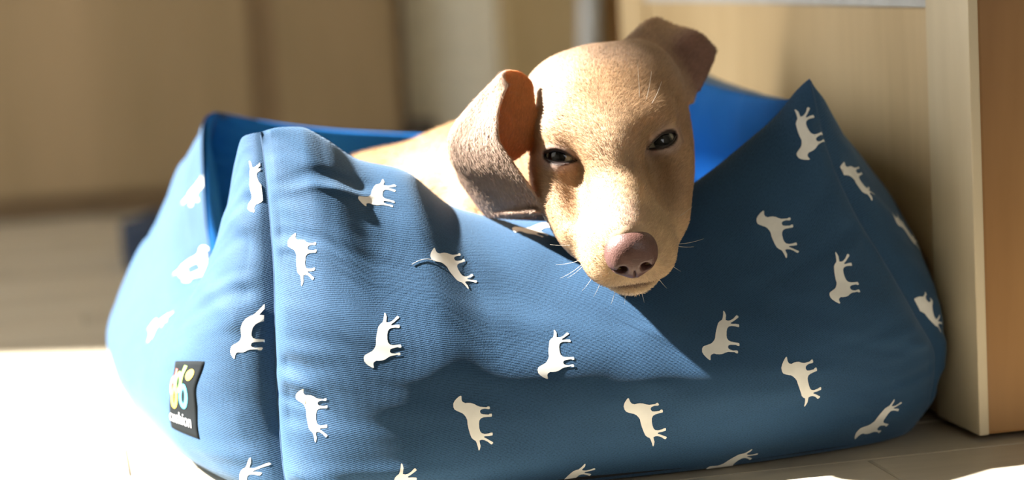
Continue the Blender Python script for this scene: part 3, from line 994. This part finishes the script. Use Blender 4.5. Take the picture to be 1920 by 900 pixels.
def coat(P, NV, H):
    """albedo of skin and coat with some painted light and shade, at points P with normals NV, head coordinates H"""
    x, y, z = H.T
    ax = np.abs(x)
    col = np.tile(np.array([0.365, 0.222, 0.120]), (len(P), 1))
    n1 = vnoise(P[:, 0] * 90 + P[:, 2] * 60, P[:, 1] * 80 + P[:, 2] * 50, 3)
    n2 = vnoise(P[:, 0] * 260 + P[:, 2] * 140, P[:, 1] * 230 - P[:, 2] * 190, 4)
    def mix(c, w):
        nonlocal col
        w = np.clip(w, 0, 1)[:, None]
        col = col * (1 - w) + np.array(c) * w
    # paler muzzle and cheek; shade painted as brown between brows and beside the muzzle
    mix((0.52, 0.37, 0.22), 0.75 * sstep(-0.055, -0.020, y) * sstep(-0.06, 0.0, y + 0.05))
    mix((0.30, 0.185, 0.095), 0.55 * np.exp(-((ax - 0.009) / 0.008)**2 - ((y + 0.098) / 0.018)**2) * (z > 0.02))
    mix((0.36, 0.22, 0.11), 0.5 * np.exp(-((ax - 0.022) / 0.008)**2 - ((y + 0.070) / 0.016)**2))
    mix((0.50, 0.36, 0.23), 0.55 * np.exp(-(x / 0.010)**2) * sstep(-0.10, -0.07, y) * (z > 0))
    mix((0.30, 0.205, 0.145), 0.65 * sstep(-0.112, -0.140, y) * (z > 0.02))  # greyer crown: shade on the forehead put into the colour
    mix((0.26, 0.15, 0.075), 0.45 * np.exp(-((x + 0.004) / 0.009)**2 - ((y + 0.103) / 0.016)**2) * (z > 0.02))  # shade of the brow furrow, painted rather than modelled
    mix((0.23, 0.135, 0.062), 0.95 * sstep(-0.180, -0.210, y))  # neck and body darkened in colour to hold back the sun
    # bare-looking skin behind the nose
    mix((0.36, 0.24, 0.20), 0.7 * np.exp(-((y + 0.018) / 0.011)**2 - (x / 0.009)**2) * (z > 0))
    # grey-mauve lids
    for c, n, t, b, sx in EYES:
        d = P - c
        tt, bb, nn = d @ t, d @ b, d @ n
        r = np.sqrt((tt / 0.0135)**2 + ((bb + 0.001) / 0.0085)**2)
        mix((0.33, 0.235, 0.20), 0.75 * sstep(1.35, 0.75, r) * (nn > 0))
        r2 = np.sqrt((tt / 0.0125)**2 + ((bb - 0.0004) / 0.0062)**2)
        mix((0.03, 0.018, 0.014), sstep(1.0, 0.8, r2) * (nn > 0.004))
    # lip line
    mix((0.10, 0.05, 0.035), 0.95 * np.exp(-((z + 0.0295) / 0.0020)**2) * sstep(-0.06, -0.04, y))
    mix((0.66, 0.54, 0.38), 0.7 * sstep(-0.033, -0.037, z) * sstep(-0.07, -0.04, y))
    # ears: mauve brown outside, sun through the left one painted orange inside
    for S, side in ((EARS[0], 0), (EARS[1], 1)):
        dist, r, c = near_sheet(P, S)
        m = sstep(0.0045, 0.0030, dist)
        A = S[::2, ::2]
        gu = np.gradient(A, axis=0)
        gv = np.gradient(A, axis=1)
        sn = np.cross(gu, gv)
        sn /= np.linalg.norm(sn, axis=2)[..., None] + 1e-12
        facing = (sn[r, c] * NV).sum(1)
        if side == 0:
            mix((0.36, 0.25, 0.185), m)
            mix((0.25, 0.165, 0.13), m * 0.6 * sstep(8, 20, r) * sstep(22, 10, c))  # shade on the left ear's lower rear, painted darker
            inner = m * sstep(0.1, 0.5, EAR_IN * facing)
            mix((0.56, 0.20, 0.06), inner * sstep(25, 21, r))
        else:
            mix((0.34, 0.215, 0.140), m * 0.5)
            mix((0.19, 0.095, 0.070), m * 0.9 * sstep(11, 15, c) * sstep(1, 5, r))
    col *= (1 + 0.10 * n1 + 0.07 * n2)[:, None]
    return np.clip(col, 0.005, 1)
EAR_IN = -1.0

VC = coat(V, VN, HC)
me = bpy.data.meshes.new('dog')
me.from_pydata(V.tolist(), [], Q.tolist())
at_ = me.attributes.new('coat', 'FLOAT_COLOR', 'POINT')
at_.data.foreach_set('color', np.concatenate([VC, np.ones((len(VC), 1))], 1).astype(np.float32).ravel())
me.polygons.foreach_set('use_smooth', [True] * len(me.polygons))
me.update()
M_skin, nt, b = nodes_mat('dog_skin')
an = N(nt, 'ShaderNodeAttribute', attribute_name='coat')
nt.links.new(an.outputs['Color'], b.inputs['Base Color'])
b.inputs['Roughness'].default_value = 0.62
b.inputs['Specular IOR Level'].default_value = 0.25
b.inputs['Subsurface Weight'].default_value = 0.35
b.inputs['Subsurface Radius'].default_value = (1.0, 0.38, 0.16)
b.inputs['Subsurface Scale'].default_value = 0.004
no = N(nt, 'ShaderNodeTexNoise', Scale=900.0, Detail=2.0)
tc = N(nt, 'ShaderNodeTexCoord')
nt.links.new(tc.outputs['Object'], no.inputs['Vector'])
bp = N(nt, 'ShaderNodeBump', Strength=0.3, Distance=0.0004)
nt.links.new(no.outputs['Fac'], bp.inputs['Height'])
nt.links.new(bp.outputs[0], b.inputs['Normal'])
dog = link_mesh('dog', me, M_skin)
tag(dog, 'tan short-haired dachshund puppy curled in the navy bed, chin over its front rim', 'dog')

# -- eyes
M_eye, nt, b = nodes_mat('eye')
tc = N(nt, 'ShaderNodeTexCoord')
sp = N(nt, 'ShaderNodeSeparateXYZ')
nt.links.new(tc.outputs['Object'], sp.inputs[0])
r = ramp(nt, sp.outputs['Z'], [(0.0, (0.33, 0.30, 0.26)), (0.50, (0.28, 0.22, 0.17)), (0.53, (0.09, 0.08, 0.055)), (0.66, (0.36, 0.33, 0.24)), (0.84, (0.22, 0.19, 0.13)), (0.885, (0.003, 0.003, 0.003))])
dv = N(nt, 'ShaderNodeMath', operation='DIVIDE')
dv.inputs[1].default_value = 0.0114
nt.links.new(sp.outputs['Z'], dv.inputs[0])
nt.links.new(dv.outputs[0], r.inputs[0])
nt.links.new(r.outputs[0], b.inputs['Base Color'])
b.inputs['Roughness'].default_value = 0.03
b.inputs['Specular IOR Level'].default_value = 0.45
M_lid = plain('dark_lid', (0.018, 0.011, 0.010), 0.3)
for c, n, t, b_, sx in EYES:
    bm = bmesh.new()
    bmesh.ops.create_uvsphere(bm, u_segments=40, v_segments=24, radius=0.0114)
    for v in bm.verts:                                    # cornea stands a little proud
        if v.co.z > 0.0082:
            v.co *= 1 + 0.06 * ((v.co.z - 0.0082) / 0.003)
    me = bpy.data.meshes.new('eye')
    bm.to_mesh(me)
    bm.free()
    me.polygons.foreach_set('use_smooth', [True] * len(me.polygons))
    gaze = unit(n + 0.10 * (-sx) * t + 0.02 * b_)
    z_ = Vector(gaze)
    e = link_mesh('eye', me, M_eye, dog)
    e.location = c
    e.rotation_euler = z_.to_track_quat('Z', 'Y').to_euler()
    a = np.linspace(0, 2 * np.pi, 49)[:-1]
    tt = 0.0119 * np.cos(a)
    bb = np.where(np.sin(a) > 0, 0.0045, 0.0035) * np.sign(np.sin(a)) * (1 - np.abs(np.cos(a))**1.7)
    ring = []
    for p, q in zip(tt, bb):
        rr = 0.01215
        ring.append(c + t * p + b_ * q + n * math.sqrt(max(rr * rr - p * p - q * q, 1.6e-5)))
    ring = np.array(ring)
    k = 8
    T = np.roll(ring, -1, 0) - np.roll(ring, 1, 0)
    T /= np.linalg.norm(T, axis=1)[:, None]
    O = ring - c
    O /= np.linalg.norm(O, axis=1)[:, None]
    B = np.cross(T, O)
    ang = np.linspace(0, 2 * np.pi, k, endpoint=False)
    P = ring[:, None] + 0.00070 * (np.cos(ang)[None, :, None] * O[:, None] + np.sin(ang)[None, :, None] * B[:, None])
    P = np.concatenate([P, P[:, :1]], 1)
    lid = grid_mesh('eyelid_rim', P, None, M_lid, dog, closed_u=True)
    lid['label'] = 'dark rim of the eyelid'

# -- nose: its own small field, carved nostrils
NV_ = 0.0005
nlo = np.array([-0.022, -0.026, -0.024])
nd = (88, 68, 84)
gx, gy, gz = np.meshgrid(*[np.arange(k) * NV_ + l for k, l in zip(nd, nlo)], indexing='ij')
def e3(c, r):
    k0 = np.sqrt(((gx - c[0]) / r[0])**2 + ((gy - c[1]) / r[1])**2 + ((gz - c[2]) / r[2])**2)
    k1 = np.sqrt(((gx - c[0]) / r[0]**2)**2 + ((gy - c[1]) / r[1]**2)**2 + ((gz - c[2]) / r[2]**2)**2) + 1e-6
    return k0 * (k0 - 1) / k1
nf = e3((0, -0.0105, 0.0010), (0.0160, 0.0130, 0.0130))
nf = smin(nf, e3((0, -0.0075, -0.0090), (0.0085, 0.0105, 0.0085)), 0.008)
for s in (-1, 1):
    nf = smin(nf, e3((s * 0.0090, -0.0080, -0.0040), (0.0064, 0.0095, 0.0078)), 0.006)
    nf = -smin(-nf, e3((s * 0.0070, -0.0005, -0.0058), (0.0030, 0.0085, 0.0030)), 0.0022)
    nf = -smin(-nf, e3((s * 0.0108, -0.0015, -0.0078), (0.0036, 0.0055, 0.0011)), 0.0020)
nf = -smin(-nf, e3((0, 0.0038, -0.0130), (0.0005, 0.0046, 0.0060)), 0.0014)
v_, q_ = surface_nets(nf.astype(np.float32))
v_ = v_ * NV_ + nlo
P = HO + v_[:, :1] * HX + (v_[:, 1:2] + 0.003) * HY + (v_[:, 2:] - 0.001) * HZ
me = bpy.data.meshes.new('nose')
me.from_pydata(P.tolist(), [], q_[:, ::-1].tolist())
me.polygons.foreach_set('use_smooth', [True] * len(me.polygons))
M_nose, nt, b = nodes_mat('nose_leather')
tc = N(nt, 'ShaderNodeTexCoord')
vo = N(nt, 'ShaderNodeTexVoronoi', Scale=950.0)
nt.links.new(tc.outputs['Object'], vo.inputs['Vector'])
no = N(nt, 'ShaderNodeTexNoise', Scale=120.0, Detail=3.0)
nt.links.new(tc.outputs['Object'], no.inputs['Vector'])
r = ramp(nt, no.outputs['Fac'], [(0.3, (0.085, 0.038, 0.030)), (0.7, (0.145, 0.072, 0.060))])
nt.links.new(r.outputs[0], b.inputs['Base Color'])
bp = N(nt, 'ShaderNodeBump', Strength=0.35, Distance=0.0004)
nt.links.new(vo.outputs['Distance'], bp.inputs['Height'])
nt.links.new(bp.outputs[0], b.inputs['Normal'])
b.inputs['Roughness'].default_value = 0.38
b.inputs['Specular IOR Level'].default_value = 0.6
link_mesh('nose', me, M_nose, dog)['label'] = 'liver brown nose'
# ------------------------------------------------------------------ short coat: fine tapered blades lying back over the skin
A_, B_, C_, D_ = (V[Q[:, i]] for i in range(4))
area_q = 0.5 * np.linalg.norm(np.cross(C_ - A_, D_ - B_), axis=1)
qc = (A_ + B_ + C_ + D_) / 4
hq = np.stack([(qc - HO) @ HX, (qc - HO) @ HY, (qc - HO) @ HZ], 1)
on_head = sstep(-0.20, -0.17, hq[:, 1])
dens = area_q * (0.10 + 0.90 * on_head) * np.where(qc[:, 2] < 0.115, 0.3, 1.0)
for c, n, t, b_, sx in EYES:
    d = qc - c
    rr = np.maximum(np.abs(d @ t) / 0.0125, np.abs(d @ b_) / 0.0072)
    dens *= np.where((d @ n > 0.003) & (rr < 1), 0.0, 1.0)
dens *= np.where((np.abs(hq[:, 0]) < 0.0135) & (hq[:, 1] > -0.0085) & (hq[:, 2] > -0.014), 0.0, 1.0)
NB = 190000
pick = np.searchsorted(np.cumsum(dens) / dens.sum(), RNG.random(NB)).clip(0, len(Q) - 1)
w1, w2 = RNG.random((2, NB, 1))
root = (A_[pick] * (1 - w1) + B_[pick] * w1) * (1 - w2) + (D_[pick] * (1 - w1) + C_[pick] * w1) * w2
nrm = (VN[Q[pick, 0]] * (1 - w1) + VN[Q[pick, 1]] * w1) * (1 - w2) + (VN[Q[pick, 3]] * (1 - w1) + VN[Q[pick, 2]] * w1) * w2
nrm /= np.linalg.norm(nrm, axis=1)[:, None] + 1e-9
hr = np.stack([(root - HO) @ HX, (root - HO) @ HY, (root - HO) @ HZ], 1)
# lie of the coat: back from the nose, parting outwards; down the ears; along the body
x, y, z = hr.T
fx = 0.9 * np.tanh(x / 0.015) * np.exp(-((y + 0.085) / 0.035)**2) + 0.35 * np.tanh(x / 0.02)
fz = 0.55 * np.exp(-((y + 0.085) / 0.03)**2) * (z > 0.015) - 0.35 * (z < -0.01)
flow = fx[:, None] * HX - 1.0 * HY + fz[:, None] * HZ
body = sstep(-0.165, -0.20, y)[:, None]
flow = flow * (1 - body) + np.array([-0.8, 0.4, -0.1]) * body
short = np.ones(NB)
for S in EARS:
    dist, r, c = near_sheet(root, S)
    g = np.gradient(S[::2, ::2], axis=0)
    m = (dist < 0.0048)
    flow[m] = g[r[m], c[m]] / (np.linalg.norm(g[r[m], c[m]], axis=1)[:, None] + 1e-9)
    short[m] = 0.75
jit = RNG.normal(0, 0.22, (NB, 3))
flow = flow / (np.linalg.norm(flow, axis=1)[:, None] + 1e-9) + jit
flow -= nrm * (flow * nrm).sum(1)[:, None]
flow /= np.linalg.norm(flow, axis=1)[:, None] + 1e-9
ln = np.where(y > -0.06, 0.0030, 0.0046) * (1 + 0.5 * body[:, 0]) * short * RNG.uniform(0.7, 1.25, NB)
brow = np.exp(-((np.abs(x) - 0.030) / 0.016)**2 - ((y + 0.098) / 0.016)**2) * (z > 0.028)
ln *= 1 + 0.5 * brow
lift = RNG.uniform(0.16, 0.42, NB)
wid = 0.00013 * (1 + 0.6 * body[:, 0]) * RNG.uniform(0.7, 1.2, NB)
side = np.cross(flow, nrm)
p0 = root - nrm * 0.0003
p1 = root + (flow * 0.55 + nrm * (lift * 0.55)[:, None]) * ln[:, None]
p2 = root + (flow * 1.0 + nrm * (lift * 0.55)[:, None]) * ln[:, None]
fv = np.stack([p0 - side * wid[:, None], p0 + side * wid[:, None], p1 + side * (wid * 0.75)[:, None], p1 - side * (wid * 0.75)[:, None], p2], 1).reshape(-1, 3)
base = np.arange(NB) * 5
lt = np.stack([base, base + 1, base + 2, base + 3, base + 3, base + 2, base + 4], 1).ravel()
me = bpy.data.meshes.new('short_fur')
me.vertices.add(NB * 5)
me.vertices.foreach_set('co', fv.astype(np.float32).ravel())
me.loops.add(NB * 7)
me.loops.foreach_set('vertex_index', lt.astype(np.int32))
me.polygons.add(NB * 2)
ls = np.stack([np.arange(NB) * 7, np.arange(NB) * 7 + 4], 1).ravel()
me.polygons.foreach_set('loop_start', ls.astype(np.int32))
me.polygons.foreach_set('use_smooth', [True] * (NB * 2))
me.update(calc_edges=True)
fc = coat(root, nrm, hr) * RNG.uniform(0.72, 1.30, NB)[:, None]
fc = np.clip(np.repeat(fc, 5, 0), 0.004, 1)
at_ = me.attributes.new('coat', 'FLOAT_COLOR', 'POINT')
at_.data.foreach_set('color', np.concatenate([fc, np.ones((len(fc), 1))], 1).astype(np.float32).ravel())
M_fur, nt, b = nodes_mat('fur')
an = N(nt, 'ShaderNodeAttribute', attribute_name='coat')
nt.links.new(an.outputs['Color'], b.inputs['Base Color'])
b.inputs['Roughness'].default_value = 0.5
b.inputs['Specular IOR Level'].default_value = 0.35
fur = link_mesh('short_fur', me, M_fur, dog)
fur['kind'] = 'stuff'

# whiskers
M_whisk = plain('pale_hair', (0.62, 0.56, 0.48), 0.4)
wk = [(-0.024, -0.022, -0.012, -0.9, 0.15, -0.25, .024), (-0.025, -0.026, -0.016, -0.8, 0.30, -0.55, .026), (-0.025, -0.030, -0.020, -0.75, 0.25, -0.7, .022), (-0.022, -0.020, -0.022, -0.6, 0.4, -0.8, .020),
      (-0.019, -0.016, -0.025, -0.45, 0.4, -0.9, .018), (-0.025, -0.034, -0.010, -1.0, 0.2, 0.0, .024), (-0.012, -0.012, -0.033, -0.3, 0.3, -0.9, .014), (0.004, -0.012, -0.038, 0.1, 0.2, -1.0, .012), (-0.006, -0.014, -0.038, -0.1, 0.1, -1.0, .013),
      (0.025, -0.024, -0.014, 0.9, 0.2, -0.1, .024), (0.025, -0.030, -0.018, 0.9, 0.1, -0.5, .020), (0.022, -0.022, -0.024, 0.6, 0.3, -0.8, .016), (0.015, -0.014, -0.030, 0.4, 0.2, -0.9, .014), (0.026, -0.036, -0.006, 0.9, 0.2, 0.35, .020),
      (0.026, -0.096, 0.046, 0.25, 0.35, 0.9, .026), (0.023, -0.098, 0.047, 0.05, 0.3, 0.95, .028), (0.029, -0.094, 0.045, 0.4, 0.4, 0.8, .022), (-0.027, -0.095, 0.045, -0.3, 0.35, 0.9, .014)]
for x_, y_, z_, a, b_, c_, L in wk:
    d = unit(a * HX + b_ * HY + c_ * HZ)
    t = np.linspace(0, 1, 9)[:, None]
    sag = HY * -0.35 * L
    pts = head_pt((x_, y_, z_)) + d * L * t + sag * t**2
    tube('whisker', pts, 0.00017 * (1 - 0.75 * t[:, 0]), M_whisk, dog, 5)
